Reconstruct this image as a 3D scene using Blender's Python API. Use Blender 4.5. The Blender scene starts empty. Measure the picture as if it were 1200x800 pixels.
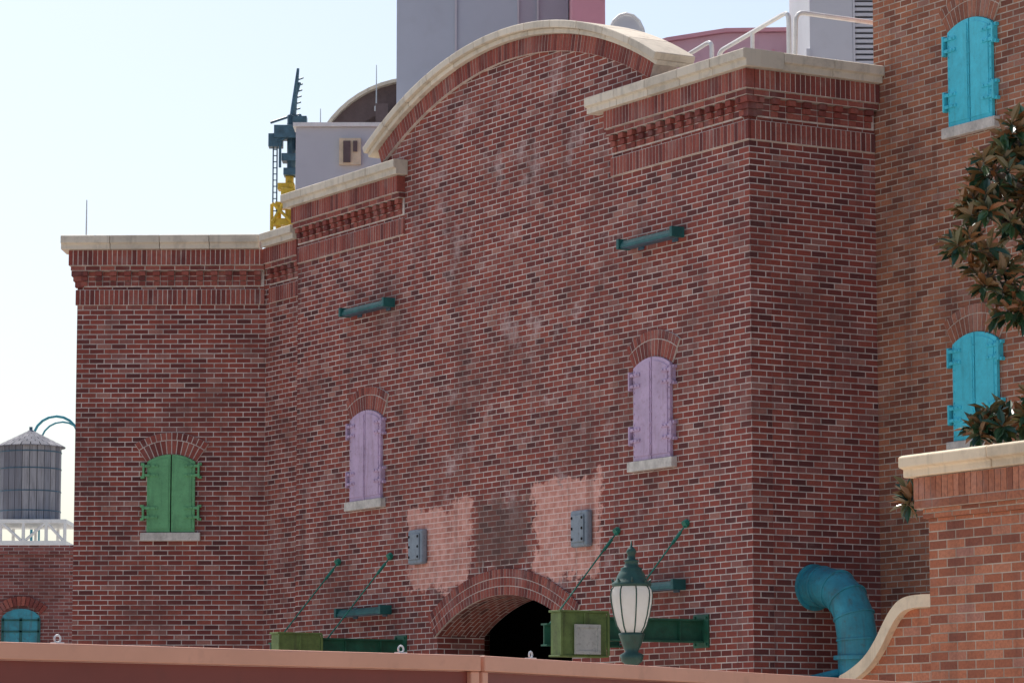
import bpy, bmesh, math, random
from mathutils import Vector, Matrix, noise
random.seed(7)
R_=math.radians
scene=bpy.context.scene
COL=bpy.context.collection

# ------------------------------------------------------------------ materials
def new_mat(name):
    m=bpy.data.materials.new(name); m.use_nodes=True
    nt=m.node_tree; b=nt.nodes['Principled BSDF']
    return m,nt,b
def N(nt,t,**kw):
    n=nt.nodes.new(t)
    for k,v in kw.items(): setattr(n,k,v)
    return n
def L(nt,a,b): nt.links.new(a,b)
def ramp(nt,fac,stops,interp='LINEAR'):
    r=N(nt,'ShaderNodeValToRGB'); cr=r.color_ramp; cr.interpolation=interp
    while len(cr.elements)<len(stops): cr.elements.new(0.5)
    for e,(p,c) in zip(cr.elements,stops):
        e.position=p; e.color=(c[0],c[1],c[2],1)
    L(nt,fac,r.inputs['Fac']); return r.outputs['Color']
def mixc(nt,fac,a,b,mode='MIX'):
    n=N(nt,'ShaderNodeMix',data_type='RGBA',blend_type=mode)
    for sock,v in ((n.inputs[0],fac),(n.inputs[6],a),(n.inputs[7],b)):
        if isinstance(v,bpy.types.NodeSocket): L(nt,v,sock)
        elif isinstance(v,(int,float)): sock.default_value=v
        else: sock.default_value=(v[0],v[1],v[2],1)
    return n.outputs[2]
def math_(nt,op,a,b=None,clamp=False):
    n=N(nt,'ShaderNodeMath',operation=op,use_clamp=clamp)
    for i,v in enumerate((a,b)):
        if v is None: continue
        if isinstance(v,(int,float)): n.inputs[i].default_value=v
        else: L(nt,v,n.inputs[i])
    return n.outputs[0]
def mrange(nt,v,a,b,c=0.,d=1.,smooth=True):
    n=N(nt,'ShaderNodeMapRange'); n.interpolation_type='SMOOTHSTEP' if smooth else 'LINEAR'
    L(nt,v,n.inputs[0])
    for i,x in zip((1,2,3,4),(a,b,c,d)): n.inputs[i].default_value=x
    return n.outputs[0]
def noise_(nt,vec,scale,detail=4,rough=.55):
    n=N(nt,'ShaderNodeTexNoise'); n.inputs['Scale'].default_value=scale
    n.inputs['Detail'].default_value=detail; n.inputs['Roughness'].default_value=rough
    if vec is not None: L(nt,vec,n.inputs['Vector'])
    return n.outputs['Fac']
def bump(nt,b,h,strength=.3,dist=.01):
    n=N(nt,'ShaderNodeBump'); n.inputs['Strength'].default_value=strength; n.inputs['Distance'].default_value=dist
    L(nt,h,n.inputs['Height']); L(nt,n.outputs[0],b.inputs['Normal'])

def paint(name,c,rough=.5,metal=0.,var=.25,scale=6.,dirt=(.05,.04,.03),dirt_amt=.35,spec=.4,streak=0):
    m,nt,b=new_mat(name)
    tc=N(nt,'ShaderNodeTexCoord'); o=tc.outputs['Object']
    n1=noise_(nt,o,scale,4,.65); n2=noise_(nt,o,scale*5,3,.6)
    lo=[x*(1-var) for x in c]; hi=[min(1,x*(1+var)) for x in c]
    col=ramp(nt,n1,[(.3,lo),(.7,hi)])
    f=mrange(nt,n2,.52,.75,0,dirt_amt)
    col=mixc(nt,f,col,dirt)
    if streak:
        mp=N(nt,'ShaderNodeMapping'); L(nt,o,mp.inputs[0]); mp.inputs['Scale'].default_value=(14,14,1.2)
        s_=noise_(nt,mp.outputs[0],1.,3,.6)
        col=mixc(nt,mrange(nt,s_,.5,.72,0,streak),col,dirt)
    L(nt,col,b.inputs['Base Color']); b.inputs['Roughness'].default_value=rough
    b.inputs['Metallic'].default_value=metal; b.inputs['Specular IOR Level'].default_value=spec
    bump(nt,b,n2,.15,.004)
    return m

def brick_mat(name,stops,mortar,row=.075,width=.225,ms=.0072,stain=False,white=.25,grime=.42):
    m,nt,b=new_mat(name)
    tc=N(nt,'ShaderNodeTexCoord'); uv=tc.outputs['UV']
    bt=N(nt,'ShaderNodeTexBrick'); L(nt,uv,bt.inputs['Vector'])
    bt.offset=.5
    bt.inputs['Color1'].default_value=(0,0,0,1); bt.inputs['Color2'].default_value=(1,1,1,1)
    bt.inputs['Mortar'].default_value=(0,0,0,1); bt.inputs['Scale'].default_value=1
    bt.inputs['Mortar Size'].default_value=ms; bt.inputs['Mortar Smooth'].default_value=.15
    bt.inputs['Bias'].default_value=0; bt.inputs['Brick Width'].default_value=width
    bt.inputs['Row Height'].default_value=row
    bc=ramp(nt,bt.outputs['Color'],stops)
    fine=noise_(nt,uv,45,2,.6)
    bc=mixc(nt,mrange(nt,fine,.3,.75,0,.28),bc,(.08,.03,.028))
    big=noise_(nt,uv,.8,5,.68); mid=noise_(nt,uv,2.7,4,.65)
    mc=mixc(nt,mrange(nt,mid,.35,.65),mortar,[x*.62 for x in mortar])
    col=mixc(nt,bt.outputs['Fac'],bc,mc)
    col=mixc(nt,mrange(nt,big,.46,.68,0,grime),col,(.11,.055,.048))
    w=noise_(nt,uv,1.3,6,.72)
    sep=N(nt,'ShaderNodeSeparateXYZ'); L(nt,uv,sep.inputs[0]); U=sep.outputs[0]; Z=sep.outputs[1]
    wf=mrange(nt,w,.53,.74,0,white)
    if stain:
        dx=math_(nt,'ABSOLUTE',math_(nt,'SUBTRACT',U,5.4))
        cen=mrange(nt,dx,1.4,4.2,1,.18)
        wf=math_(nt,'MULTIPLY',math_(nt,'MULTIPLY',wf,cen),2.9,True)
    col=mixc(nt,wf,col,(.58,.43,.41))
    sp=noise_(nt,uv,9,3,.7)
    col=mixc(nt,mrange(nt,sp,.70,.76,0,.5),col,(.62,.52,.48))
    if stain:
        nn=noise_(nt,uv,3.2,5,.7)
        wob=math_(nt,'MULTIPLY',math_(nt,'SUBTRACT',nn,.5),.9)
        def rect(u0,u1,z0,z1,soft=.07):
            a=math_(nt,'MINIMUM',math_(nt,'SUBTRACT',U,u0),math_(nt,'SUBTRACT',u1,U))
            c=math_(nt,'MINIMUM',math_(nt,'SUBTRACT',Z,z0),math_(nt,'SUBTRACT',z1,Z))
            d=math_(nt,'ADD',math_(nt,'MINIMUM',a,c),wob)
            return mrange(nt,d,0,soft)
        pale=noise_(nt,uv,7,3,.7)
        pinkc=ramp(nt,pale,[(.3,(.52,.20,.15)),(.7,(.78,.42,.35))])
        pinkc=mixc(nt,bt.outputs['Fac'],pinkc,(.80,.58,.51))
        r1=rect(6.58,8.40,4.02,5.22); r2=rect(3.32,5.02,4.0,5.34)
        r3=rect(5.02,6.58,4.15,5.25,.25)
        col=mixc(nt,math_(nt,'MULTIPLY',r3,.6),col,(.12,.075,.065))
        rr=math_(nt,'MAXIMUM',r1,r2)
        rr=math_(nt,'MULTIPLY',rr,mrange(nt,noise_(nt,uv,1.9,4,.6),.3,.55,.5,.97))
        col=mixc(nt,rr,col,pinkc)
        st=N(nt,'ShaderNodeMapping'); L(nt,uv,st.inputs[0]); st.inputs['Scale'].default_value=(9,1.1,1)
        dr=noise_(nt,st.outputs[0],1.,3,.6)
        dz=rect(4.2,7.4,3.9,4.5,.2)
        col=mixc(nt,math_(nt,'MULTIPLY',mrange(nt,dr,.58,.68,0,.6),dz),col,(.66,.6,.57))
    mp=N(nt,'ShaderNodeMapping'); L(nt,uv,mp.inputs[0]); mp.inputs['Scale'].default_value=(3.5,.25,1)
    stf=noise_(nt,mp.outputs[0],1.,4,.6)
    col=mixc(nt,mrange(nt,stf,.50,.72,0,.35),col,(.08,.042,.038))
    L(nt,col,b.inputs['Base Color']); b.inputs['Roughness'].default_value=.9
    b.inputs['Specular IOR Level'].default_value=.2
    h=math_(nt,'ADD',math_(nt,'MULTIPLY',math_(nt,'SUBTRACT',1,bt.outputs['Fac']),.8),math_(nt,'MULTIPLY',fine,.3))
    bump(nt,b,h,.5,.005)
    return m
def loose_brick_mat(name,stops):
    m,nt,b=new_mat(name)
    g=N(nt,'ShaderNodeNewGeometry'); tc=N(nt,'ShaderNodeTexCoord')
    c=ramp(nt,g.outputs['Random Per Island'],stops)
    n=noise_(nt,tc.outputs['Object'],35,3,.6)
    c=mixc(nt,mrange(nt,n,.35,.75,0,.4),c,(.08,.035,.035))
    n3=noise_(nt,tc.outputs['Object'],2.5,4,.6)
    c=mixc(nt,mrange(nt,n3,.5,.7,0,.3),c,(.36,.25,.23))
    L(nt,c,b.inputs['Base Color']); b.inputs['Roughness'].default_value=.9; b.inputs['Specular IOR Level'].default_value=.2
    bump(nt,b,n,.4,.004)
    return m
def stone_mat(name,c=(.5,.46,.38)):
    m,nt,b=new_mat(name)
    g=N(nt,'ShaderNodeNewGeometry'); tc=N(nt,'ShaderNodeTexCoord'); o=tc.outputs['Object']
    base=ramp(nt,g.outputs['Random Per Island'],[(0,[x*.82 for x in c]),(1,[min(1,x*1.06) for x in c])])
    n=noise_(nt,o,3,6,.72)
    base=mixc(nt,mrange(nt,n,.46,.70,0,.5),base,[x*.48 for x in c])
    mp=N(nt,'ShaderNodeMapping'); L(nt,o,mp.inputs[0]); mp.inputs['Scale'].default_value=(9,9,.8)
    s_=noise_(nt,mp.outputs[0],1.,3,.6)
    base=mixc(nt,mrange(nt,s_,.52,.7,0,.4),base,[x*.5 for x in c])
    n2=noise_(nt,o,60,2,.6)
    L(nt,base,b.inputs['Base Color']); b.inputs['Roughness'].default_value=.85
    bump(nt,b,n2,.25,.004)
    return m

MAIN=[(0,(.11,.038,.037)),(.15,(.19,.052,.046)),(.5,(.29,.070,.054)),(.8,(.34,.092,.066)),(.93,(.29,.11,.095)),(1,(.42,.19,.15))]
M_main=brick_mat('main_brick',MAIN,(.68,.58,.53),stain=True)
M_wing=brick_mat('wing_brick',MAIN,(.68,.58,.53),white=.15)
M_mainL=loose_brick_mat('cut_brick',[(0,(.15,.045,.042)),(.5,(.30,.078,.06)),(1,(.38,.12,.09))])
ORG=[(0,(.21,.08,.055)),(.3,(.33,.125,.075)),(.6,(.43,.165,.092)),(.85,(.48,.195,.11)),(1,(.38,.19,.145))]
M_org=brick_mat('tower_brick',ORG,(.58,.49,.40),white=.1,grime=.3)
M_orgL=loose_brick_mat('tower_cut_brick',[(0,(.24,.095,.065)),(.5,(.39,.15,.09)),(1,(.46,.2,.13))])
PIL=[(0,(.28,.10,.065)),(.35,(.44,.155,.085)),(.65,(.55,.205,.11)),(.9,(.60,.25,.145)),(1,(.45,.22,.17))]
M_pil=brick_mat('pillar_brick',PIL,(.56,.46,.36),white=.15,grime=.35,row=.068,width=.21,ms=.005)
M_pilL=loose_brick_mat('pillar_cut_brick',[(0,(.30,.115,.07)),(.5,(.49,.19,.105)),(1,(.58,.26,.165))])
M_far=brick_mat('far_brick',[(0,(.18,.06,.055)),(.5,(.29,.09,.08)),(1,(.36,.14,.12))],(.5,.42,.40),white=.1)
M_mortar=paint('mortar',(.60,.52,.47),.95,dirt_amt=.2)
M_mortarO=paint('mortar_tan',(.52,.44,.37),.95,dirt_amt=.2)
M_stone=stone_mat('cap_stone',(.72,.64,.52))
M_stoneY=stone_mat('pillar_stone',(.84,.69,.49))
M_concrete=paint('sill_concrete',(.60,.56,.51),.9,streak=.3,dirt=(.25,.22,.2))
M_purple=paint('mauve_paint',(.52,.38,.54),.6,var=.14,scale=4,dirt=(.30,.17,.22),dirt_amt=.45,streak=.4)
M_green=paint('green_paint',(.14,.40,.18),.55,var=.16,dirt=(.06,.17,.08),streak=.35)
M_blue=paint('cyan_paint',(.08,.62,.76),.55,var=.12,dirt=(.06,.36,.42),dirt_amt=.3,streak=.35)
M_teal=paint('teal_paint',(.015,.11,.105),.5,var=.3,dirt=(.02,.04,.04))
M_duct=paint('duct_paint',(.035,.28,.36),.5,var=.3,scale=3,dirt=(.06,.13,.14),dirt_amt=.6,spec=.5,streak=.55)
M_beam=paint('beam_green',(.02,.11,.065),.5,var=.3)
M_olive=paint('beam_olive',(.14,.20,.06),.6,var=.25,streak=.4)
M_rod=paint('rod_green',(.02,.2,.14),.5)
M_boxg=paint('electrical_grey',(.24,.29,.34),.5,var=.12,streak=.3)
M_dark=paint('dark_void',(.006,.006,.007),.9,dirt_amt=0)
M_white=paint('white_rail',(.8,.8,.78),.45,var=.08,dirt_amt=.15)
M_cream=paint('cream_frame',(.5,.5,.46),.6,var=.1)
M_grey=paint('panel_grey',(.44,.48,.55),.6,var=.05,scale=.6,dirt=(.3,.3,.32),dirt_amt=.1)
M_grey2=paint('panel_grey_light',(.55,.57,.61),.6,var=.05,scale=.6,dirt_amt=.05)
M_pink=paint('panel_pink',(.66,.32,.37),.6,var=.08,scale=.8,dirt_amt=.1)
M_mauve=paint('panel_mauve',(.62,.38,.44),.6,var=.08,scale=.8,dirt_amt=.1)
M_brown=paint('vault_brown',(.13,.09,.09),.6,var=.2)
M_yel=paint('machine_yellow',(.62,.42,.04),.45,var=.25,scale=3)
M_mach=paint('machine_teal',(.05,.11,.16),.45,var=.35)
M_roof=paint('roof_membrane',(.45,.44,.43),.9)
M_fencef=paint('fence_frame',(.72,.35,.23),.5,var=.06,scale=2,dirt=(.48,.24,.16),dirt_amt=.3)
M_fencep=paint('fence_panel',(.22,.05,.035),.45,var=.1,scale=1.5,dirt_amt=.1)
M_lampg=paint('lamp_green',(.025,.08,.062),.4,var=.3,spec=.5)
M_steel=paint('galvanised',(.6,.62,.64),.4,metal=.4,var=.1)

def glass_mat():
    m,nt,b=new_mat('opal_glass')
    tc=N(nt,'ShaderNodeTexCoord')
    n=noise_(nt,tc.outputs['Object'],8,4,.6)
    c=ramp(nt,n,[(.3,(.91,.89,.85)),(.7,(.96,.95,.93))])
    L(nt,c,b.inputs['Base Color']); b.inputs['Roughness'].default_value=.2
    tr=N(nt,'ShaderNodeBsdfTranslucent'); L(nt,c,tr.inputs[0])
    mx=N(nt,'ShaderNodeMixShader'); mx.inputs[0].default_value=.72
    L(nt,b.outputs[0],mx.inputs[1]); L(nt,tr.outputs[0],mx.inputs[2])
    L(nt,mx.outputs[0],nt.nodes['Material Output'].inputs[0])
    return m
M_glass=glass_mat()
def plank_mat():
    m,nt,b=new_mat('weathered_planks')
    tc=N(nt,'ShaderNodeTexCoord'); g=N(nt,'ShaderNodeNewGeometry')
    c=ramp(nt,g.outputs['Random Per Island'],[(0,(.16,.16,.19)),(.5,(.25,.25,.28)),(1,(.35,.34,.36))])
    mp=N(nt,'ShaderNodeMapping'); L(nt,tc.outputs['Object'],mp.inputs[0]); mp.inputs['Scale'].default_value=(8,8,.6)
    n=noise_(nt,mp.outputs[0],2,4,.7)
    c=mixc(nt,mrange(nt,n,.4,.7,0,.5),c,(.10,.09,.09))
    L(nt,c,b.inputs['Base Color']); b.inputs['Roughness'].default_value=.9
    return m
M_wood=plank_mat()
def leaf_mat():
    m,nt,b=new_mat('magnolia_leaf')
    g=N(nt,'ShaderNodeNewGeometry')
    top=ramp(nt,g.outputs['Random Per Island'],[(0,(.018,.06,.035)),(.5,(.035,.095,.045)),(.8,(.065,.14,.055)),(1,(.18,.14,.05))])
    und=ramp(nt,g.outputs['Random Per Island'],[(0,(.26,.095,.035)),(.4,(.10,.12,.055)),(.7,(.28,.11,.045)),(1,(.12,.13,.06))])
    c=mixc(nt,g.outputs['Backfacing'],top,und)
    L(nt,c,b.inputs['Base Color']); b.inputs['Roughness'].default_value=.28
    b.inputs['Specular IOR Level'].default_value=.6
    return m
M_leaf=leaf_mat()
M_bark=paint('bark',(.12,.09,.07),.9,var=.3,scale=12)
def ground_mat():
    m,nt,b=new_mat('paving')
    tc=N(nt,'ShaderNodeTexCoord'); o=tc.outputs['Object']
    n=noise_(nt,o,.4,5,.6); n2=noise_(nt,o,30,3,.6)
    c=ramp(nt,n,[(.3,(.40,.36,.31)),(.7,(.50,.45,.40))])
    c=mixc(nt,mrange(nt,n2,.4,.7,0,.3),c,(.3,.27,.24))
    L(nt,c,b.inputs['Base Color']); b.inputs['Roughness'].default_value=.9
    return m
M_ground=ground_mat()

# ------------------------------------------------------------------ geometry helpers
class Frame:
    def __init__(s,o,du,dn): s.o=o; s.du=du; s.dn=dn
    def w(s,u,n,z): return Vector((s.o[0]+s.du[0]*u+s.dn[0]*n, s.o[1]+s.du[1]*u+s.dn[1]*n, z))
a=R_(30.8)
dF=(-math.sin(a),math.cos(a)); dS=(math.cos(a),math.sin(a))
P0=(2.843,40.)
neg=lambda v:(-v[0],-v[1])
F=Frame(P0,dF,neg(dS))
S=Frame(P0,dS,neg(dF))
RW=Frame((P0[0]+dS[0]*1.87,P0[1]+dS[1]*1.87),dF,neg(dS))
LO=F.w(13.05,-.1,0)
LW=Frame((LO.x,LO.y),(-.9994,.035),(-.035,-.9994))
W=Frame((0,0),(1,0),(0,1))
G=Frame((3.08,25.),dF,neg(dS))

def group(name,loc=(0,0,0)):
    e=bpy.data.objects.new(name,None); e.empty_display_size=.3; COL.objects.link(e); e.location=loc
    return e
def attach(ob,parent):
    if parent is not None:
        ob.parent=parent; ob.matrix_parent_inverse=Matrix.Translation(-Vector(parent.location))
class MB:
    def __init__(s,frame=W): s.f=frame; s.v=[]; s.q=[]
    def prism(s,pts,n0,n1):
        k=len(pts); b=len(s.v)
        for n in (n0,n1):
            for p in pts: s.v.append((p[0],n,p[1]))
        s.q.append([b+i for i in range(k)]); s.q.append([b+k+i for i in range(k)][::-1])
        for i in range(k):
            j=(i+1)%k; s.q.append([b+i,b+j,b+k+j,b+k+i])
    def box(s,u0,u1,n0,n1,z0,z1):
        s.prism([(u0,z0),(u1,z0),(u1,z1),(u0,z1)],n0,n1)
    def plan(s,pts,z0,z1):
        k=len(pts); b=len(s.v)
        for z in (z0,z1):
            for p in pts: s.v.append((p[0],p[1],z))
        s.q.append([b+i for i in range(k)]); s.q.append([b+k+i for i in range(k)][::-1])
        for i in range(k):
            j=(i+1)%k; s.q.append([b+i,b+j,b+k+j,b+k+i])
    def tube(s,pts,r,seg=8,closed=False,caps=True):
        pts=[Vector(p) for p in pts]; n=len(pts); b=len(s.v)
        rs=r if isinstance(r,(list,tuple)) else [r]*n
        up=None
        for i,p in enumerate(pts):
            if closed: t=(pts[(i+1)%n]-pts[i-1]).normalized()
            else: t=(pts[min(i+1,n-1)]-pts[max(i-1,0)]).normalized()
            if up is None:
                up=Vector((0,0,1)) if abs(t.z)<.9 else Vector((1,0,0))
            x=up-t*up.dot(t); x.normalize(); y=t.cross(x); up=x
            for k in range(seg):
                a_=2*math.pi*k/seg; v=p+(x*math.cos(a_)+y*math.sin(a_))*rs[i]; s.v.append(tuple(v))
        m=n if closed else n-1
        for i in range(m):
            for k in range(seg):
                k2=(k+1)%seg; i2=(i+1)%n
                s.q.append([b+i*seg+k,b+i*seg+k2,b+i2*seg+k2,b+i2*seg+k])
        if caps and not closed:
            s.q.append([b+k for k in range(seg)][::-1]); s.q.append([b+(n-1)*seg+k for k in range(seg)])
    def lathe(s,c,prof,seg=24):
        b=len(s.v); n=len(prof)
        for r,z in prof:
            for k in range(seg):
                a_=2*math.pi*k/seg; s.v.append((c[0]+r*math.cos(a_),c[1]+r*math.sin(a_),z))
        for i in range(n-1):
            for k in range(seg):
                k2=(k+1)%seg
                s.q.append([b+i*seg+k,b+i*seg+k2,b+(i+1)*seg+k2,b+(i+1)*seg+k])
        s.q.append([b+k for k in range(seg)][::-1]); s.q.append([b+(n-1)*seg+k for k in range(seg)])
    def done(s,name,mat,parent=None,bevel=0,smooth=False,recalc=True):
        me=bpy.data.meshes.new(name); f=s.f
        me.from_pydata([tuple(f.w(*v)) for v in s.v],[],s.q)
        bm=bmesh.new(); bm.from_mesh(me)
        if recalc: bmesh.ops.recalc_face_normals(bm,faces=bm.faces)
        uvl=bm.loops.layers.uv.new('UVMap')
        bm.verts.ensure_lookup_table()
        loc=[Vector(v) for v in s.v]
        for fc in bm.faces:
            nn=Vector((0,0,0)); vs=[loc[l.vert.index] for l in fc.loops]
            for i in range(len(vs)):
                a_,b_=vs[i],vs[(i+1)%len(vs)]
                nn+=a_.cross(b_)
            ax=max(range(3),key=lambda k:abs(nn[k]))
            for l,v in zip(fc.loops,vs):
                if ax==1: l[uvl].uv=(v.x,v.z)
                elif ax==0: l[uvl].uv=(v.y,v.z)
                else: l[uvl].uv=(v.x,v.y)
            fc.smooth=smooth
        bm.to_mesh(me); bm.free()
        me.materials.append(mat)
        ob=bpy.data.objects.new(name,me); COL.objects.link(ob)
        if bevel:
            md=ob.modifiers.new('b','BEVEL'); md.width=bevel; md.segments=2; md.limit_method='ANGLE'
        attach(ob,parent)
        return ob
def arc(cx,cz,r,a0,a1,n):
    return [(cx+r*math.sin(a0+(a1-a0)*i/n),cz+r*math.cos(a0+(a1-a0)*i/n)) for i in range(n+1)]
def jit(x,s=.003): return x+random.uniform(-s,s)
def ring_bricks(mb,cx,cz,r0,r1,half_ang,n0,n1,step=.075,gap=.014):
    cnt=max(3,round(2*half_ang*r0/step)); da=2*half_ang/cnt
    for i in range(cnt):
        a0=-half_ang+i*da; a1=a0+da; g0=gap/2/r0; g1=gap/2/r1
        pts=[(cx+r0*math.sin(a0+g0),cz+r0*math.cos(a0+g0)),(cx+r0*math.sin(a1-g0),cz+r0*math.cos(a1-g0)),
             (cx+r1*math.sin(a1-g1),cz+r1*math.cos(a1-g1)),(cx+r1*math.sin(a0+g1),cz+r1*math.cos(a0+g1))]
        mb.prism(pts,n0,jit(n1,.0015))
def ring_solid(mb,cx,cz,r0,r1,half,n0,n1,n=24):
    po=arc(cx,cz,r1,-half,half,n); pi=arc(cx,cz,r0,-half,half,n)
    b=len(mb.v)
    for nn in (n0,n1):
        for p in po: mb.v.append((p[0],nn,p[1]))
        for p in pi: mb.v.append((p[0],nn,p[1]))
    k=n+1
    for i in range(n):
        mb.q.append([b+i,b+i+1,b+k+i+1,b+k+i]); o=b+2*k
        mb.q.append([o+i+1,o+i,o+k+i,o+k+i+1])
        mb.q.append([b+i,o+i,o+i+1,b+i+1]); mb.q.append([b+k+i,b+k+i+1,o+k+i+1,o+k+i])
    o=b+2*k
    mb.q.append([b,b+k,o+k,o]); mb.q.append([b+n,o+n,o+k+n,b+k+n])

def cap_blocks(mb,u0,u1,n0,n1,z0,z1,length=.75,gap=.008):
    cnt=max(1,round((u1-u0)/length)); d=(u1-u0)/cnt; h=z1-z0
    for i in range(cnt):
        a0=u0+i*d+gap/2; a1=u0+(i+1)*d-gap/2; j_=random.uniform(-.004,.004)
        b=[(n0,z0),(n1-.045,z0),(n1-.045,z0+h*.36),(n1+j_,z0+h*.44),(n1+j_,z1-.012),(n1-.03,z1),(n0,z1)]
        k=len(b); o=len(mb.v)
        for uu in (a0,a1):
            for p in b: mb.v.append((uu,p[0],p[1]))
        mb.q.append([o+j for j in range(k)]); mb.q.append([o+k+j for j in range(k)][::-1])
        for j in range(k):
            j2=(j+1)%k; mb.q.append([o+j,o+j2,o+k+j2,o+k+j])

def cornice(frame,u0,u1,zt,parent,lo=0.,hi=0.,ML=None,MM=None):
    """corbelled brick cornice below a stone cap whose underside is at zt"""
    ML=ML or M_mainL; MM=MM or M_mortar
    br=MB(frame); mo=MB(frame)
    def run(z0,z1,n,step,gap=.013,inset=.004):
        a0=u0-lo*n; a1=u1+hi*n
        mo.box(a0+.014,a1-.014,.0,n-inset,z0,z1)
        c=max(1,round((a1-a0)/step)); d=(a1-a0)/c
        for i in range(c):
            br.box(a0+i*d+gap/2,a0+(i+1)*d-gap/2,0.001,jit(n,.0015),z0+gap/2,z1-gap/2)
    run(zt-.24,zt,.13,.075)
    run(zt-.315,zt-.243,.10,.225)
    a0=u0; a1=u1; c=max(2,round((a1-a0)/.225)); d=(a1-a0)/c
    mo.box(a0+.014,a1-.014,0,.012,zt-.56,zt-.318)
    for i in range(c):
        m=a0+(i+.5)*d
        br.box(m-.052,m+.052,.013,.085,zt-.390,zt-.325)
        br.box(m-.050,m+.050,.013,.062,zt-.465,zt-.402)
        br.box(m-.048,m+.048,.013,.036,zt-.540,zt-.477)
        if i<c-1:
            br.box(m+.060,m+d-.060,.0125,.02,zt-.390,zt-.325)
            br.box(m+.060,m+d-.060,.0125,.018,zt-.465,zt-.402)
            br.box(m+.060,m+d-.060,.0125,.018,zt-.540,zt-.477)
    if lo or hi:
        for (p,z0,z1) in ((.085,zt-.395,zt-.320),(.06,zt-.47,zt-.398),(.035,zt-.56,zt-.473)):
            if lo: br.box(u0-p,u0+.10,-.10,p,z0,z1)
            if hi: br.box(u1-.10,u1+p,-.10,p,z0,z1)
    run(zt-.84,zt-.60,.03,.075)
    br.done('cornice_bricks',ML,parent); mo.done('cornice_mortar',MM,parent)

# ------------------------------------------------------------------ main building
bld=group('brick_warehouse',(P0[0],P0[1],0))
ZP=9.92; ZW=9.46
CU=5.6; AR=7.9; ACZ=11.45-AR
rin=AR-.17
half=math.asin(3.62/rin)
OC,OR,OZ=5.8,3.43,.45
oh=math.asin(1.75/OR)
pts=[(0,0),(OC-1.75,0)]+arc(OC,OZ,OR,-oh,oh,24)+[(OC+1.75,0),(11.8,0),(11.8,ZP),(CU+3.62,ZP)]
pts+=arc(CU,ACZ,rin-.22,half*.999,-half*.999,40)+[(CU-3.62,ZP),(0,ZP)]
w=MB(F); w.prism(pts,-.3,0); w.done('facade_wall',M_main,bld)
w=MB(F)
pp=[(3.6,0.002),(OC-1.752,0.002)]+arc(OC,OZ,OR+.002,-oh,oh,24)+[(OC+1.752,0.002),(8.0,0.002),(8.0,4.5),(3.6,4.5)]
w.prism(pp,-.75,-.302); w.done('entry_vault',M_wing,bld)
br=MB(F); mo=MB(F)
ring_solid(mo,OC,OZ,OR+.003,OR+.345,oh+.012,.002,.025)
ring_bricks(br,OC,OZ,OR+.004,OR+.112,oh+.012,.003,.03)
ring_bricks(br,OC,OZ,OR+.124,OR+.226,oh+.012,.003,.03)
ring_bricks(br,OC,OZ,OR+.238,OR+.345,oh+.012,.003,.031)
br.done('entry_arch_bricks',M_mainL,bld); mo.done('entry_arch_mortar',M_mortar,bld)
br=MB(F); mo=MB(F)
ring_solid(mo,CU,ACZ,rin-.225,rin,half,-.3,.05,48)
ring_bricks(br,CU,ACZ,rin-.222,rin-.003,half,.0,.055)
br.done('parapet_arch_bricks',M_mainL,bld); mo.done('parapet_arch_mortar',M_mortar,bld)
st=MB(F)
half2=half+.022
nb=12
for i in range(nb):
    a0=-half2+2*half2*i/nb+.0004; a1=-half2+2*half2*(i+1)/nb-.0004
    for (ra,rb,n1) in ((rin+.002,rin+.07,.13),(rin+.0705,AR,.19)):
        k=4; po=arc(CU,ACZ,rb,a0,a1,k); pi=arc(CU,ACZ,ra,a1,a0,k)
        st.prism(po+pi,-.42,n1+random.uniform(-.003,.003))
st.done('parapet_arch_coping',M_stone,bld,bevel=.012)
w=MB(S); w.box(.302,8,-.3,0,0,ZP); w.done('side_wall',M_wing,bld)
w=MB(F); w.box(11.5,11.798,-8,-.302,0,ZP); w.box(.3,11.5,-8.3,-8,0,ZP); w.done('rear_walls',M_wing,bld)
w=MB(F); w.box(.302,11.498,-7.99,-.302,9.55,9.7); w.done('roof_slab',M_roof,bld)
w=MB(F); w.box(.31,11.49,-7.98,-.8,.004,.02); w.done('interior_floor',M_dark,bld)  # near-black floor: the shade inside the entry is put into its colour
w=MB(F); w.box(.31,11.4,-3.2,-3.1,.03,9.4); w.done('interior_dark_sheet',M_dark,bld)  # near-black sheet behind the arch, darkness of the room painted as colour
w=MB(F); w.box(11.801,13.05,-.4,-.1,0,ZW); w.done('wing_return_wall',M_wing,bld)
WL=2.9
w=MB(LW); w.box(0,WL,-.3,0,0,ZW); w.box(WL-.3,WL,-8,-.302,0,ZW); w.box(0.3,WL-.31,-7.9,-.31,9.1,9.25); w.done('wing_front_wall',M_wing,bld)
F1=Frame((F.w(0,-.1,0).x,F.w(0,-.1,0).y),dF,neg(dS))
cornice(F,0,3.06,ZP,bld,lo=1)
cornice(S,0.001,1.866,ZP,bld)
cornice(F,8.5,11.8,ZP,bld,hi=0)
cornice(F1,11.81,12.92,ZW,bld)
cornice(LW,0.02,WL,ZW,bld,hi=1)
st=MB(F)
ov=.24
cap_blocks(st,-ov,1.93,-.36,ov,ZP+.002,ZP+.215)
cap_blocks(st,1.932,3.36,.003,ov,ZP+.002,ZP+.215)
cap_blocks(st,8.42,9.26,.003,ov,ZP+.002,ZP+.215)
cap_blocks(st,9.262,11.95,-.36,ov,ZP+.002,ZP+.215)
st.done('pier_cap_stones',M_stone,bld,bevel=.006)
st=MB(S); cap_blocks(st,.362,1.866,-.36,ov,ZP+.002,ZP+.215); st.box(0.002,.36,.0,ov-.002,ZP+.004,ZP+.213)
st.done('side_cap_stones',M_stone,bld,bevel=.006)
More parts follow.
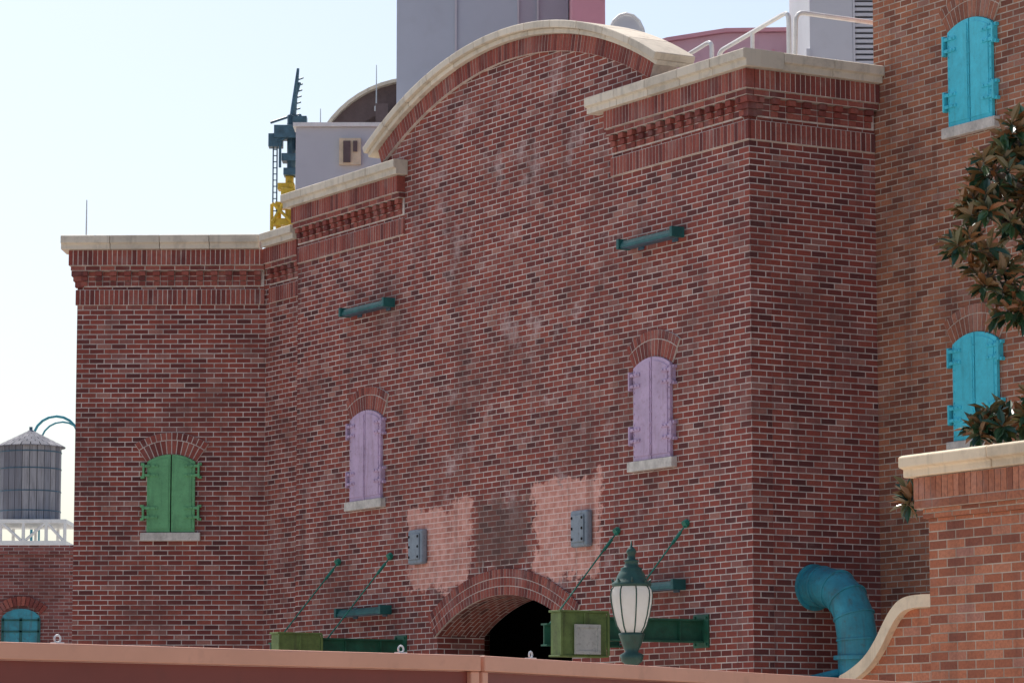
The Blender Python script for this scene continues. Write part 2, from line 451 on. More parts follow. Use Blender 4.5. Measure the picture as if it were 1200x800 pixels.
st=MB(F1); cap_blocks(st,11.802,12.85,-.36,ov,ZW+.002,ZW+.215); st.done('wing_cap_stones',M_stone,bld,bevel=.006)
st=MB(LW); cap_blocks(st,.10,WL+ov,-.36,ov,ZW+.004,ZW+.217); st.done('wing_front_cap_stones',M_stone,bld,bevel=.006)

# ------------------------------------------------------------------ shuttered windows
def shutter(frame,uc,z0,h,wd,mat,parent,ML,MM,name):
    rise=.11; hw=wd/2
    r=(hw*hw+rise*rise)/(2*rise); cz=z0+h-r; ha=math.asin(hw/r)
    m=MB(frame)
    def leaf(ua,ub,n0,n1,inset=0):
        k=8; top=[]
        for i in range(k+1):
            u=ub+(ua-ub)*i/k
            top.append((u,cz+math.sqrt(max(0,(r-inset)**2-(u-uc)**2))))
        m.prism([(ua,z0+inset),(ub,z0+inset)]+top,n0,n1)
    leaf(uc-hw,uc-.009,.002,.045); leaf(uc+.009,uc+hw,.002,.045)
    leaf(uc-hw+.05,uc-.035,.045,.055,.05); leaf(uc+.035,uc+hw-.05,.045,.055,.05)
    for zf in (.25,.79):
        zc=z0+h*zf
        for sgn in (-1,1):
            e=uc+sgn*hw
            lo,hi=sorted((e-sgn*.17,e+sgn*.075))
            m.box(lo,hi,.046,.072,zc+.05,zc+.09); m.box(lo,hi,.046,.072,zc-.09,zc-.05)
            lo,hi=sorted((e+sgn*.04,e+sgn*.07)); m.box(lo,hi,.0,.08,zc-.115,zc+.115)
            for dz in (-.1,.1):
                lo,hi=sorted((e+sgn*.065,e+sgn*.1)); m.box(lo,hi,0,.055,zc+dz-.02,zc+dz+.02)
            for dz in (-.07,.07):
                for du in (.04,.12):
                    uu=e-sgn*du
                    m.prism([(uu+.014*math.cos(t*math.pi/3),zc+dz+.014*math.sin(t*math.pi/3)) for t in range(6)],.072,.088)
    for i in range(9):
        z=z0+.05+(h-.2)*i/8
        for uu in (uc-hw+.022,uc+hw-.022,uc-.024,uc+.024):
            m.prism([(uu+.010*math.cos(t*math.pi/3),z+.010*math.sin(t*math.pi/3)) for t in range(6)],.045,.057)
    m.done(name,mat,parent,bevel=.003)
    bk=MB(frame); bk.box(uc-.012,uc+.012,.001,.01,z0+.01,z0+h-.02); bk.done('shutter_gap',M_dark,parent)
    br=MB(frame); mo=MB(frame)
    ring_solid(mo,uc,cz,r+.006,r+.335,ha+.02,.001,.019,16)
    ring_bricks(br,uc,cz,r+.008,r+.213,ha+.02,.002,.023,step=.068)
    ring_bricks(br,uc,cz,r+.226,r+.333,ha+.02,.002,.024,step=.075)
    br.done('window_header_bricks',ML,parent); mo.done('window_header_mortar',MM,parent)
    s=MB(frame); s.box(uc-hw-.09,uc+hw+.09,.001,.09,z0-.135,z0-.008); s.done('window_sill',M_concrete,parent,bevel=.008)
shutter(F,2.10,5.40,1.27,.83,M_purple,bld,M_mainL,M_mortar,'mauve_shutters')
shutter(F,9.58,5.40,1.28,.92,M_purple,bld,M_mainL,M_mortar,'mauve_shutters')
shutter(LW,1.42,5.15,1.18,.73,M_green,bld,M_mainL,M_mortar,'green_shutters')

# ------------------------------------------------------------------ right-hand building
rb=group('brick_building',(RW.o[0],RW.o[1],0))
w=MB(RW); w.box(-8,-.003,-7,0,0,15); w.done('tower_walls',M_org,rb)
shutter(RW,-1.93,5.41,1.25,.82,M_blue,rb,M_orgL,M_mortarO,'cyan_shutters')
shutter(RW,-1.93,9.15,1.25,.82,M_blue,rb,M_orgL,M_mortarO,'cyan_shutters')

# ------------------------------------------------------------------ wall lights, electrical boxes, canopy steel, duct
def wall_light(frame,u0,u1,z):
    g=group('wall_light',tuple(frame.w((u0+u1)/2,0,z)))
    m=MB(frame)
    k=8; b=len(m.v); prof=[(.05,-.045),(.21,-.045)]+[(.13+.08*math.cos(t*math.pi/k),-.045+.10*math.sin(t*math.pi/k)) for t in range(1,k)]
    kk=len(prof)
    for uu in (u0+.06,u1-.06):
        for p in prof: m.v.append((uu,p[0],z+p[1]))
    m.q.append(list(range(b,b+kk))); m.q.append(list(range(b+kk,b+2*kk))[::-1])
    for j in range(kk):
        j2=(j+1)%kk; m.q.append([b+j,b+j2,b+kk+j2,b+kk+j])
    m.box(u0,u0+.058,.035,.225,z-.06,z+.07); m.box(u1-.058,u1,.035,.225,z-.06,z+.07)
    m.done('housing',M_teal,g,bevel=.006)
    m=MB(frame)
    for uu in (u0+.25,u1-.25): m.box(uu-.03,uu+.03,0.0,.055,z-.03,z+.03); m.box(uu-.06,uu+.06,0,.015,z-.08,z+.08)
    m.box(u0+.08,u1-.08,.06,.2,z-.056,z-.046)
    m.done('bracket',M_mach,g)
wall_light(F,1.35,2.62,8.13); wall_light(F,8.72,10.08,8.13)
wall_light(F,1.37,2.70,3.81); wall_light(F,8.78,10.16,3.80)
def ebox(u0,u1,z0,z1):
    g=group('electrical_box',tuple(F.w((u0+u1)/2,0,z0)))
    m=MB(F); m.box(u0,u1,0,.10,z0,z1); m.done('enclosure',M_boxg,g,bevel=.03)
    m=MB(F); m.box(u0+.05,u1-.05,.101,.12,z0+.06,z1-.06)
    m.done('cover',M_boxg,g,bevel=.01)
    m=MB(F)
    for uu in (u0+.08,u1-.08):
        for zz in (z0+.1,(z0+z1)/2,z1-.1):
            m.prism([(uu+.018*math.cos(t*math.pi/4),zz+.018*math.sin(t*math.pi/4)) for t in range(8)],.12,.128)
    m.done('bolts',M_dark,g)
ebox(7.82,8.22,4.40,4.88); ebox(3.54,3.94,4.40,4.87)

def canopy(uA,uB,nA,nB):
    g=group('steel_canopy_bracket',tuple(F.w(uA,0,3.2)))
    m=MB(F)
    def ibeam(u,n0,n1,z0,z1,mb,wd=.14):
        mb.box(u-wd/2,u+wd/2,n0,n1,z1-.022,z1); mb.box(u-wd/2,u+wd/2,n0,n1,z0,z0+.022)
        mb.box(u-.01,u+.01,n0,n1,z0+.022,z1-.022)
        for nn in (n0+.35,n0+.9,n0+1.4):
            if nn<n1-.05: mb.box(u-wd/2+.005,u+wd/2-.005,nn,nn+.015,z0+.023,z1-.023)
    ibeam(uA,0.0,nA,3.10,3.38,m)
    m.box(uA-.16,uA+.16,0,.02,3.04,3.44)
    for dz in (3.08,3.40):
        for du in (-.12,.12):
            m.prism([(uA+du+.02*math.cos(t*math.pi/3),dz+.02*math.sin(t*math.pi/3)) for t in range(6)],.02,.04)
    m.done('cantilever_beam',M_beam,g)
    m=MB(F)
    ibeam(uB,0,nB,3.10,3.38,m)
    m.box(uA+.08,uB-.08,nB-.16,nB-.14,3.12,3.36)
    m.done('second_beam',M_beam,g)
    m=MB(F)
    m.box(uA-.11,uA+.11,nA-.62,nA+.02,2.92,3.42); m.box(uA-.13,uA+.13,nA-.64,nA+.04,3.42,3.445); m.box(uA-.13,uA+.13,nA-.64,nA+.04,2.9,2.92)
    for nn in (nA-.63,nA-.3,nA+.02): m.box(uA-.135,uA-.111,nn-.02,nn+.01,2.921,3.419)
    m.done('end_box',M_olive,g,bevel=.004)
    m=MB(F)
    for uu,nn in ((uA+.3,1.08),(uB,1.08)):
        m.tube([(uu,.0,4.57),(uu,nn,3.3)],.011,6)
        m.tube([(uu,.0,4.57),(uu,.05,4.54)],.05,10)
        m.tube([(uu,.10,4.45),(uu,.22,4.31)],.022,8)
    m.done('tie_rods',M_rod,g)
    return g
g=canopy(1.08,2.94,2.05,1.1)
sg=MB(F)
uS=.91
sg.box(uS,uS+.03,1.55,1.90,2.93,2.97); sg.box(uS,uS+.03,1.55,1.90,3.24,3.28); sg.box(uS,uS+.03,1.55,1.59,2.971,3.239); sg.box(uS,uS+.03,1.86,1.90,2.971,3.239)
sg.box(uS+.012,uS+.02,1.591,1.859,2.971,3.239)
sg.done('junction_panel',M_cream,g)
canopy(8.56,10.42,1.95,1.1)

dg=group('ventilation_duct',tuple(S.w(.8,0,3.7)))
def bez(p0,p1,p2,n):
    return [((1-t)**2*Vector(p0)+2*t*(1-t)*Vector(p1)+t*t*Vector(p2)) for t in [i/n for i in range(n+1)]]
path=[Vector((.88,0,3.74)),Vector((.88,.20,3.74))]+bez((.88,.22,3.74),(.88,.80,3.72),(.92,.80,3.1),4)+[Vector((.93,.80,2.6)),Vector((.93,.80,1.2))]
m=MB(S); m.tube(path,.235,36)
m.done('duct_pipe',M_duct,dg,smooth=False)
m=MB(S)
for i in range(1,8):
    if i==2: continue
    p=path[i]; t=(path[min(i+1,len(path)-1)]-path[i-1]).normalized()
    m.tube([p-t*.013,p+t*.013],.25,36)
m.tube([Vector((.93,.80,2.86)),Vector((.93,.80,2.91))],.29,32)
m.tube([Vector((.88,0,3.74)),Vector((.88,.03,3.74))],.28,32)
m.box(.3,.95,.62,.92,2.55,2.62); m.box(.35,.5,.6,.85,2.3,2.55); m.box(.62,1.25,.5,1.1,1.0,1.2)
m.tube([(.2,.55,2.58),(.9,.7,2.75)],.05,10)
m.done('duct_flanges',M_duct,dg,bevel=.004)

# ------------------------------------------------------------------ roof rails
def rail(pts,name='roof_guard_rail',r=.03,frame=F,posts=()):
    m=MB(frame)
    P=[Vector(p) for p in pts]; out=[P[0]]
    for i in range(1,len(P)-1):
        a_=(P[i-1]-P[i]); b_=(P[i+1]-P[i]); ra=min(.12,a_.length*.45,b_.length*.45)
        out+=bez(P[i]+a_.normalized()*ra,P[i],P[i]+b_.normalized()*ra,4)
    out.append(P[-1]); m.tube(out,r,8)
    for p in posts: m.tube([p,(p[0],p[1],9.7)],r*.9,8)
    return m.done(name,M_white,None)
rail([(1.95,-.9,9.7),(1.95,-.9,10.6),(.42,-.9,10.83),(.42,-.9,9.7)],posts=[(1.2,-.9,10.7)])
rail([(.45,-.99,9.7),(.45,-1.03,10.84),(.45,-2.6,10.84),(.45,-2.6,9.7)])
rail([(3.2,-.9,9.7),(3.2,-.9,10.60),(2.1,-.9,10.78),(2.1,-.9,9.7)])
rail([(9.75,-.9,9.7),(9.75,-.9,10.42),(9.0,-.9,10.55),(9.0,-.9,9.7)])

# ------------------------------------------------------------------ rooftop / background structures
pg=group('grey_stage_building',(0,66,0))
m=MB(); m.plan([(-2.27,65.4),(.12,64.6),(1.1,64.8),(1.1,72),(-2.27,72)],0,20); m.done('grey_walls',M_grey,pg)
m=MB()
for (x,y) in ((.12,64.59),(.5,64.66),(-1.1,64.99)): m.box(x-.02,x+.02,y-.03,y,11,20)
m.done('panel_joints',M_grey2,pg)
m=MB(); m.box(1.12,1.74,62,66,0,20); m.done('pink_annex',M_pink,pg)
mg=group('mauve_roof_building',(3.4,56,0))
m=MB(); m.prism([(1.9,0),(5.02,0),(5.02,13.9),(3.6,13.88),(2.6,13.72),(1.9,13.5)],56,60); m.done('mauve_walls',M_mauve,mg)
m=MB(); m.prism([(1.85,13.55),(2.6,13.79),(3.6,13.95),(5.02,13.97),(5.02,13.905),(3.6,13.885),(2.6,13.725),(1.85,13.485)],55.9,60.1)
for xx in (2.6,3.6,4.4): m.box(xx-.02,xx+.02,55.96,55.998,0,13.6)
m.done('roof_edge',M_pink,mg)
gg=group('louvred_plant_room',(5.2,52,0))
m=MB(); m.box(4.66,5.33,52,55.8,0,16); m.box(4.6,4.658,51.95,55.8,12.55,12.75); m.done('plant_walls',M_grey2,gg)
m=MB(); m.box(5.34,6.5,52.2,55.8,0,16); m.done('louvre_backing',M_grey,gg)
m=MB()
z=11.5
while z<15.9:
    m.prism([(5.36,z),(6.4,z),(6.4,z+.05),(5.36,z+.05)],52.02,52.19); z+=.085
m.box(5.335,5.37,52.0,52.2,11.4,16)
m.done('louvre_blades',M_grey2,gg)
vg=group('roof_vent_hood',(1.9,55.4,13.4))
m=MB(W)
for k in range(4):
    yy=55.2+k*.15
    m.tube([(1.9+.30*math.cos(t*math.pi/8),yy,13.62+.42*math.sin(t*math.pi/8)) for t in range(9)],.025,6)
m.done('hoops',M_white,vg)
m=MB(); pr=[(1.9+.28*math.cos(t*math.pi/8),13.62+.40*math.sin(t*math.pi/8)) for t in range(9)]
m.prism(pr+[(1.62,0.0),(2.18,0.0)],55.25,55.8); m.done('hood',M_grey2,vg)
bg=group('rooftop_block',(-3.3,65,0))
m=MB(); m.prism([(-4.2,0),(-2.3,0),(-2.3,13.95),(-4.2,13.95)],64.8,65.3); m.done('block_walls',M_grey2,bg)
m=MB(); m.box(-4.25,-2.28,64.7,65.35,13.955,14.03); m.done('block_coping',M_white,bg)
m=MB(); m.box(-3.35,-2.93,64.7,64.795,13.2,13.72); m.done('window_reveal',M_stoneY,bg)
m=MB(); m.box(-3.27,-3.13,64.66,64.699,13.24,13.66); m.box(-3.08,-3.0,64.66,64.699,13.45,13.66);m.done('window_openings',M_brown,bg)
vt=group('barrel_roof_hall',(-2.2,70,0))
m=MB()
cx,cz,rr=-1.95,13.35,2.15
k=14; outer=[(cx-rr*math.cos(t*math.pi/2/k),cz+rr*math.sin(t*math.pi/2/k)) for t in range(k+1)]
inner=[(cx-(rr-.36)*math.cos(t*math.pi/2/k),cz+(rr-.5)*math.sin(t*math.pi/2/k)) for t in range(k+1)]
m.prism(outer+inner[::-1],68,76); m.done('vault_rib',M_brown,vt)
m=MB(); o2=[(cx-(rr+.07)*math.cos(t*math.pi/2/k),cz+(rr+.07)*math.sin(t*math.pi/2/k)) for t in range(k+1)]
m.prism(o2+[(p[0],p[1]+.003) for p in outer[::-1]],67.8,76); m.done('vault_edge',M_stone,vt)
m=MB(); m.prism([(p[0],p[1]-.005) for p in inner]+[(cx,0),(inner[0][0],0)],72,76); m.done('vault_wall',M_grey,vt)
m=MB(); m.box(-2.75,-2.5,67.2,67.6,13.9,14.9);m.box(-2.8,-2.45,67.1,67.7,14.3,14.38); m.done('chimney',M_brown,vt)
cg=group('rooftop_crane',(-4.75,70,12))
m=MB()
m.tube([(-4.66,70,0),(-4.66,70,13.9)],.09,10); m.tube([(-4.9,70.2,0),(-4.9,70.2,13.2)],.06,8)
for zz,x0,x1 in ((12.85,-5.05,-4.55),(13.2,-4.95,-4.5),(13.6,-4.9,-4.55)): m.box(x0,x1,69.85,70.15,zz,zz+.14)
m.tube([(-5.02,69.9,11),(-5.02,69.9,13.3)],.04,6); m.tube([(-5.0,69.8,12.9),(-4.6,69.8,13.6)],.035,6); m.tube([(-5.0,69.8,13.3),(-4.6,69.8,12.9)],.035,6)
m.box(-4.82,-4.56,69.7,70.1,13.32,13.6)
m.tube([(-4.55,69.8,12.7),(-4.5,69.8,13.4),(-4.62,69.8,13.7)],.05,6)
m.done('yellow_base',M_yel,cg,bevel=.012)
m=MB()
m.tube([(-4.62,70,13.9),(-4.62,70,15.2)],.10,8)
m.box(-4.78,-4.5,69.8,70.2,13.9,14.05); m.box(-4.82,-4.45,69.8,70.2,14.2,14.36); m.box(-4.98,-4.5,69.75,70.2,14.68,14.95); m.box(-5.1,-4.8,69.8,70.1,14.5,14.78)
m.box(-4.6,-4.3,69.8,70.1,14.8,15.15); m.box(-4.52,-4.42,69.7,70.1,14.45,14.8)
m.tube([(-4.62,70,15.0),(-4.5,70,16.2)],[.08,.03],8)
m.tube([(-4.7,70,15.0),(-4.46,70,15.9)],.03,6); m.tube([(-4.45,69.9,15.2),(-4.28,69.9,14.75)],.03,6)
for k in range(9):
    zz=14.9+k*.13; m.tube([(-4.70+.02*k,70,zz),(-4.48+.012*k,70,zz+.06)],.02,5)
for xx in (-5.0,-4.92): m.tube([(xx,69.9,13.1),(xx,69.9,14.8)],.018,5)
for k in range(12): m.tube([(-5.0,69.9,13.15+k*.13),(-4.92,69.9,13.15+k*.13)],.014,5)
m.tube([(-4.9,69.8,14.6),(-4.4,69.8,14.85)],.03,6); m.tube([(-5.06,69.8,15.0),(-4.7,69.8,15.12)],.03,6)
m.tube([(-4.85,69.8,14.05),(-4.85,69.8,14.6)],.03,6)
m.done('machine_head',M_mach,cg,bevel=.012)
def antenna(p,z0,z1):
    m=MB(); m.tube([(p[0],p[1],z0),(p[0],p[1],z1)],[.018,.008],5); m.tube([(p[0],p[1],z0),(p[0],p[1],z0+.1)],.04,6); return m.done('antenna',M_steel,None)
antenna((-6.55,51.5),9.25,10.28)
antenna((-2.75,67.5),14.8,15.75); antenna((-3.85,67.0),13.9,14.75)

# ------------------------------------------------------------------ far left: brick shed + water tower
fb=group('brick_building',(-12,75,0))
m=MB(); m.box(-22,-9.72,75,85,0,6.3); m.done('shed_walls',M_far,fb)
m=MB(); m.box(-22,-9.66,74.93,85,6.303,6.5); m.box(-22,-9.69,74.96,75,5.9,6.0); m.done('shed_coping',M_far,fb)
m=MB(); pr=[(-10.84+.43*math.cos(t*math.pi/8),4.85+.25*math.sin(t*math.pi/8)) for t in range(9)]
m.prism(pr+[(-11.27,3.9),(-10.41,3.9)],74.95,74.99); m.done('arched_window_frame',M_duct,fb)
m=MB()
for xx in (-11.24,-10.84,-10.44): m.box(xx-.03,xx+.03,74.93,74.948,3.9,4.9)
for zz in (4.3,4.6,4.85): m.box(-11.25,-10.43,74.93,74.947,zz-.02,zz+.02)
m.done('window_bars',M_teal,fb)
br=MB(); ring_bricks(br,-10.84,4.55,.62,.82,.80,74.94,74.97,step=.085); br.done('window_arch_bricks',M_mainL,fb)
wt=group('water_tower',(-17.1,120,0))
m=MB()
c=(-17.12,120); r=1.10
n=26
for i in range(n):
    a0=2*math.pi*i/n+.01; a1=2*math.pi*(i+1)/n-.01
    m.plan([(c[0]+r*math.cos(a0),c[1]+r*math.sin(a0)),(c[0]+r*math.cos(a1),c[1]+r*math.sin(a1)),(c[0]+(r-.08)*math.cos(a1),c[1]+(r-.08)*math.sin(a1)),(c[0]+(r-.08)*math.cos(a0),c[1]+(r-.08)*math.sin(a0))],10.3,12.95)
m.done('staves',M_wood,wt)
m=MB()
for k in range(6):
    r0=1.24-.2*k; z0=12.9+.10*k
    nn=22-2*k
    for i in range(nn):
        a0=2*math.pi*i/nn+.015; a1=2*math.pi*(i+1)/nn-.015
        r1=max(.02,r0-.25)
        q=[(c[0]+r0*math.cos(a0),c[1]+r0*math.sin(a0),z0),(c[0]+r0*math.cos(a1),c[1]+r0*math.sin(a1),z0),(c[0]+r1*math.cos(a1),c[1]+r1*math.sin(a1),z0+.14),(c[0]+r1*math.cos(a0),c[1]+r1*math.sin(a0),z0+.14)]
        b=len(m.v); m.v+=q+[(x,y,z_+.03) for x,y,z_ in q]
        m.q+=[[b,b+1,b+2,b+3],[b+7,b+6,b+5,b+4],[b,b+4,b+5,b+1],[b+1,b+5,b+6,b+2],[b+2,b+6,b+7,b+3],[b+3,b+7,b+4,b]]
m.done('shingle_roof',M_wood,wt)
m=MB(); m.tube([(c[0],c[1],13.4),(c[0],c[1],13.65)],.06,8)
m.lathe(c,[(1.0,10.31),(1.0,12.9)],24); m.done('tank_core',M_mach,wt)
m=MB()
for zz in (10.6,11.3,12.1,12.7): m.lathe(c,[(r+.015,zz),(r+.015,zz+.04)],32)
m.done('hoops',M_mach,wt)
m=MB()
m.box(-19.5,-15.6,118.4,121.6,10.12,10.25); m.box(-19.5,-15.6,118.4,121.6,9.35,9.5)
for xx in (-19.5,-18.7,-17.9,-17.1,-16.3,-15.65):
    for yy in (118.45,121.5): m.tube([(xx,yy,0 if xx in(-19.5,-15.65) else 9.4),(xx,yy,10.2)],.06,6)
xs=[-19.5,-18.7,-17.9,-17.1,-16.3,-15.65]
for i in range(5): m.tube([(xs[i],118.45,9.45 if i%2 else 10.15),(xs[i+1],118.45,10.15 if i%2 else 9.45)],.05,6)
m.done('support_frame',M_white,wt)
hp=group('pipe_hoop',(-16.9,125,0))
m=MB()
m.tube([(-17.75,125,5),(-17.75,125,13.7)]+[(-16.9-.85*math.cos(t*math.pi/10),125,13.7+.85*math.sin(t*math.pi/10)) for t in range(11)]+[(-16.05,125,5)],.05,8)
m.tube([(-17.55,125.6,5),(-17.55,125.6,13.6)]+[(-16.75-.8*math.cos(t*math.pi/10),125.6,13.6+.8*math.sin(t*math.pi/10)) for t in range(11)]+[(-15.95,125.6,5)],.035,8)
m.done('hoop',M_duct,hp)

# ------------------------------------------------------------------ right foreground: brick gate pillar and ramped wall
pl=group('brick_gate_pillar',(3.08,25,0))
m=MB(G); m.box(-4,0,-.9,0,0,3.43); m.box(-4,.03,-.93,.03,3.432,3.50); m.done('pillar_body',M_pil,pl)
br=MB(G); mo=MB(G)
mo.box(-4,.072,-.97,.074,3.502,3.735)
def gr(z0,z1,n,step,gap=.009):
    c_=round((4+n)/step); d=(4+n)/c_
    for i in range(c_): br.box(-4+i*d+gap/2,-4+(i+1)*d-gap/2,.0,jit(n,.0015),z0+gap/2,z1-gap/2)
gr(3.50,3.565,.078,.21); gr(3.565,3.735,.08,.068)
br.done('pillar_corbel',M_pilL,pl); mo.done('pillar_corbel_mortar',M_mortarO,pl)
st=MB(G); cap_blocks(st,-4,.16,-1.06,.16,3.738,3.90,1.1); st.done('pillar_cap',M_stoneY,pl,bevel=.01)
lw=group('brick_garden_wall',(2.8,25.3,0))
cv=[(-.02,2.88),(.3,2.885),(.48,2.86),(.6,2.79),(.7,2.69),(.8,2.57),(.92,2.46),(1.06,2.38),(1.25,2.31),(1.5,2.27),(3.6,2.26)]
sm=[]
for i in range(len(cv)-1):
    for k in range(4):
        t=k/4
        p0=cv[max(i-1,0)];p1=cv[i];p2=cv[i+1];p3=cv[min(i+2,len(cv)-1)]
        f=lambda j:.5*((2*p1[j])+(-p0[j]+p2[j])*t+(2*p0[j]-5*p1[j]+4*p2[j]-p3[j])*t*t+(-p0[j]+3*p1[j]-3*p2[j]+p3[j])*t**3)
        sm.append((f(0),f(1)))
sm.append(cv[-1])
m=MB(G); m.prism([(.002,0)]+[(max(p[0],.002),p[1]-.09) for p in sm if p[0]>.002]+[(3.6,0)],-.42,-.15); m.done('ramped_wall',M_pil,lw)
off=[]
for i,p in enumerate(sm):
    a_=sm[max(i-1,0)];b_=sm[min(i+1,len(sm)-1)]
    t=Vector((b_[0]-a_[0],b_[1]-a_[1])).normalized(); off.append((p[0]-(-t.y)*.095,p[1]-t.x*.095))
m=MB(G)
keep=[i for i in range(len(sm)) if sm[i][0]>.003]
tp=[sm[i] for i in keep]; bt_=[(max(.003,off[i][0]),off[i][1]) for i in keep]
m.prism(tp+bt_[::-1],-.49,-.09)
m.done('ramp_coping',M_stoneY,lw)

# ------------------------------------------------------------------ construction fence
fg=group('construction_fence',(-.16,15.2,0))
def fence(p,q,ext0=0,ext1=0,stiles=(0,1)):
    d=Vector((q[0]-p[0],q[1]-p[1])); ln=d.length; d.normalize()
    fr=Frame(p,(d.x,d.y),(d.y,-d.x))
    m=MB(fr)
    m.box(-ext0,ln+ext1-.008,-.05,.05,2.03,2.10)
    m.box(-ext0,ln+ext1-.008,-.045,.045,.12,.2)
    if stiles[0]: m.box(0,.05,-.04,.04,.2,2.029)
    if stiles[1]: m.box(ln-.058,ln-.008,-.04,.04,.2,2.029)
    m.done('fence_frame',M_fencef,fg,bevel=.006)
    m=MB(fr); m.box(-ext0+.001,ln+ext1-.01,-.012,.012,.2,2.028); m.done('fence_infill',M_fencep,fg)
    return fr
A=(-2.04,13.56);B=(-.164,15.2);C=(2.17,19.7)
f1=fence(A,B,4,0,(0,1)); f2=fence(B,C,0,3,(1,0))
def eye(fr,u):
    m=MB(fr); m.tube([(u+.015*math.cos(t*math.pi/6),0,2.12+.015*math.sin(t*math.pi/6)) for t in range(12)],.0045,6,closed=True)
    m.box(u-.02,u+.02,-.02,.02,2.1005,2.107); m.done('lifting_eye',M_steel,fg)
eye(f1,.108*2.49); eye(f1,.828*2.49); eye(f2,.107*5.07)

# ------------------------------------------------------------------ street lamp
LX,LY=1.127,32.
sl=group('street_lamp',(LX,LY,0))
m=MB()
m.lathe((LX,LY),[(.17,0),(.17,.25),(.12,.32),(.10,.6),(.075,.8),(.055,1.2),(.05,2.35),(.075,2.38),(.075,2.42),(.05,2.45),(.05,2.56),(.10,2.60),(.115,2.66),(.06,2.69),(.085,2.74),(.12,2.84),(.125,2.86),(.10,2.87)],20)
m.lathe((LX,LY),[(.17,3.30),(.19,3.31),(.185,3.335),(.15,3.36),(.145,3.38),(.12,3.43),(.10,3.46),(.105,3.475),(.07,3.49),(.06,3.53),(.075,3.545),(.04,3.56),(.035,3.60),(.05,3.63),(.035,3.66),(.012,3.68),(.006,3.735)],20)
gprof=[(.10,2.87),(.135,2.93),(.165,3.03),(.187,3.14),(.195,3.22),(.188,3.27),(.17,3.30)]
for i in range(8):
    a_=2*math.pi*i/8+.2
    m.tube([(LX+(r_+.006)*math.cos(a_),LY+(r_+.006)*math.sin(a_),z_) for r_,z_ in gprof],.007,6)
for i in range(8):
    a_=2*math.pi*i/8
    m.tube([(LX+.165*math.cos(a_),LY+.165*math.sin(a_),3.33),(LX+.185*math.cos(a_),LY+.185*math.sin(a_),3.375)],[.02,.005],6)
m.done('post_and_crown',M_lampg,sl,smooth=True)
m=MB(); m.lathe((LX,LY),gprof,28); m.done('globe',M_glass,sl,smooth=True)

# ------------------------------------------------------------------ magnolia
tr=group('magnolia_tree',(6.3,30.5,0))
tb=MB(); lf=MB()
def leaf(p,d,ln,wd):
    d=d.normalized(); up=Vector((0,0,1)); s_=d.cross(up)
    if s_.length<.1: s_=Vector((1,0,0))
    s_.normalize(); nrm=s_.cross(d).normalized()
    if nrm.z<0: nrm=-nrm; s_=-s_
    rot=random.uniform(-.7,.7); s2=(s_*math.cos(rot)+nrm*math.sin(rot)); n2=(nrm*math.cos(rot)-s_*math.sin(rot))
    b=len(lf.v)
    droop=-.12*ln
    pts=[p,p+d*ln*.3+s2*wd*.46+n2*wd*.15,p+d*ln*.65+s2*wd*.46+n2*wd*.12,p+d*ln+n2*droop,p+d*ln*.65-s2*wd*.46+n2*wd*.12,p+d*ln*.3-s2*wd*.46+n2*wd*.15]
    lf.v+= [tuple(q) for q in pts]
    f1_=[b,b+1,b+2,b+3]; f2_=[b,b+3,b+4,b+5]
    nn=(pts[1]-pts[0]).cross(pts[3]-pts[0])
    if nn.dot(n2)<0: f1_=f1_[::-1]; f2_=f2_[::-1]
    lf.q+=[f1_,f2_]
def whorl(p,axis,k=9):
    axis=axis.normalized()
    x=axis.orthogonal().normalized(); y=axis.cross(x)
    for i in range(k):
        a_=2.4*i+random.uniform(-.3,.3); tilt=random.uniform(.1,.95)
        d=axis*tilt+(x*math.cos(a_)+y*math.sin(a_))*random.uniform(.6,1.)
        leaf(p-axis*random.uniform(0,.12),d,random.uniform(.14,.22),random.uniform(.06,.085))
T0=Vector((6.3,30.5,0))
trunk=[T0,T0+Vector((.05,0,1.5)),T0+Vector((-.05,.05,3.2)),T0+Vector((.05,0,5)),T0+Vector((0,0,7.2)),T0+Vector((.1,0,9))]
tb.tube(trunk,[.2,.16,.14,.11,.07,.03],10)
def cluster(c,rad,cnt,root,r0=.04):
    c=Vector(c); root=Vector(root)
    mid=(root+c)/2+Vector((0,0,-.15))
    tb.tube([root,mid,c],[r0*1.3,r0,r0*.6],7)
    for i in range(cnt):
        while True:
            q=Vector((random.uniform(-1,1),random.uniform(-1,1),random.uniform(-1,1)))
            if q.length<1: break
        p=c+Vector((q.x*rad[0],q.y*rad[1],q.z*rad[2]))
        tb.tube([c+(p-c)*.1,c+(p-c)*.55+Vector((0,0,-.04)),p],[r0*.4,r0*.22,.006],5)
        ax=(p-c).normalized()+Vector((-.15,-.2,.55)); whorl(p,ax,random.randint(9,13))
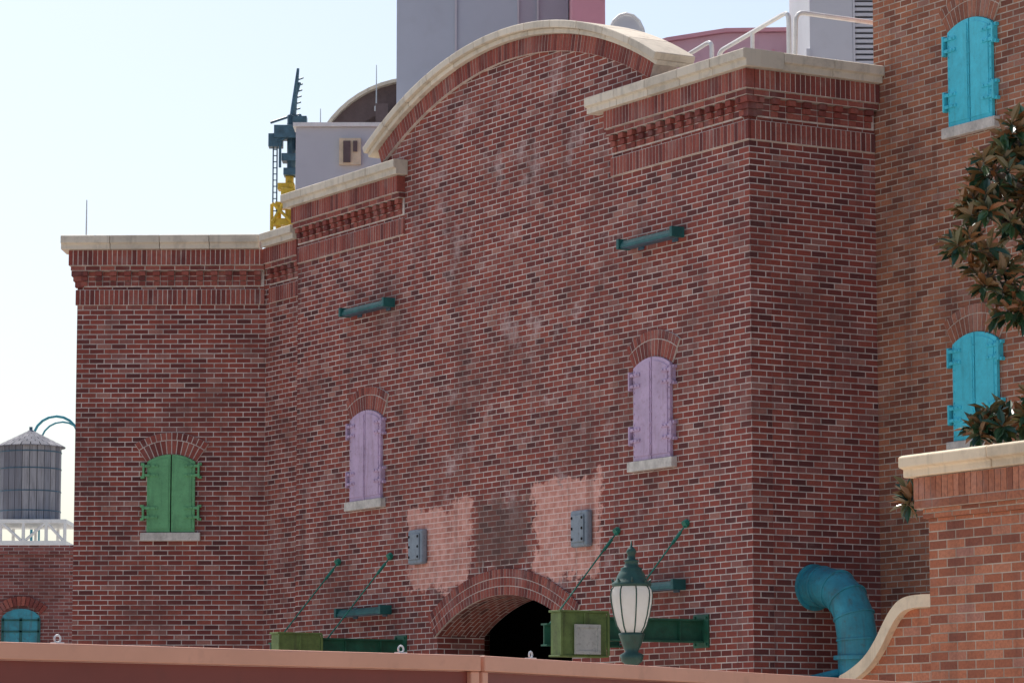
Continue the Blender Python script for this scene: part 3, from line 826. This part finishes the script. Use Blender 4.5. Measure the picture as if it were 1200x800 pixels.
for c,r,n_ in (((4.55,30.1,7.24),(.28,.4,.22),12),((4.33,30.0,6.92),(.30,.4,.24),13),((4.18,30.0,6.56),(.28,.4,.2),12),((4.10,30,6.25),(.24,.35,.2),10),((4.26,30,5.96),(.28,.35,.18),10),
               ((4.5,30.1,5.72),(.28,.35,.16),10),((4.55,30.2,6.45),(.3,.5,.4),15),((4.75,30.2,6.95),(.3,.5,.4),15),((4.85,30.2,6.1),(.3,.5,.4),14),
               ((5.3,30.2,6.7),(.5,.7,.8),26),((5.2,30.2,7.4),(.5,.6,.4),14),((6.2,30.3,7.8),(.9,.9,.8),30),((6.6,30.3,6.3),(.9,.9,.9),30),((5.9,31,8.8),(.7,.7,.5),18),((7.2,30.6,7.4),(.7,.9,.9),24)):
    cluster(c,r,n_,(6.3+random.uniform(-.05,.05),30.5,min(c[2]-.7,7.)),.03)
for c,r,n_ in (((4.14,30.0,4.58),(.14,.25,.10),5),((4.32,30.0,4.66),(.22,.3,.14),10),((4.55,30.0,4.75),(.25,.4,.18),12),((4.85,30.0,4.7),(.3,.4,.2),10),((5.4,30.2,4.7),(.5,.6,.4),16),((6.9,30.5,5.0),(.7,.7,.5),16),((3.56,30.3,4.02),(.08,.15,.10),4)):
    cluster(c,r,n_,(6.3,30.5,3.6),.022)
tb.done('branches',M_bark,tr); lf.done('leaves',M_leaf,tr,recalc=False)

# ------------------------------------------------------------------ ground
m=MB(); m.v=[(-1500,-1500,0),(1500,-1500,0),(1500,1500,0),(-1500,1500,0)]; m.q=[[0,1,2,3]]; m.done('ground',M_ground)

# ------------------------------------------------------------------ light, sky, camera
sun_az=R_(-26); sun_el=R_(53)
wld=bpy.data.worlds.new("World"); scene.world=wld; wld.use_nodes=True
nt=wld.node_tree; bgN=nt.nodes['Background']
sky=nt.nodes.new('ShaderNodeTexSky'); sky.sky_type='NISHITA'; sky.sun_disc=False
sky.sun_elevation=sun_el; sky.sun_rotation=sun_az; sky.air_density=1.0; sky.dust_density=2.4; sky.ozone_density=1.0
nt.links.new(sky.outputs[0],bgN.inputs[0]); bgN.inputs[1].default_value=.15
sd=bpy.data.lights.new('sun','SUN'); sd.energy=5.; sd.angle=R_(.5); sd.color=(1,.94,.86)
so=bpy.data.objects.new('sun',sd); COL.objects.link(so)
d=Vector((math.sin(sun_az)*math.cos(sun_el),math.cos(sun_az)*math.cos(sun_el),math.sin(sun_el)))
so.rotation_euler=(-d).to_track_quat('-Z','Y').to_euler(); so.location=(0,0,30)
cd=bpy.data.cameras.new('camera'); cd.sensor_width=36; cd.lens=119.1; cd.clip_end=5000; cd.clip_start=.1
co=bpy.data.objects.new('camera',cd); COL.objects.link(co); co.location=(0,0,1.6); co.rotation_euler=(R_(90+7.178),0,0)
scene.camera=co
scene.view_settings.view_transform='Standard'; scene.view_settings.look='None'; scene.view_settings.exposure=0
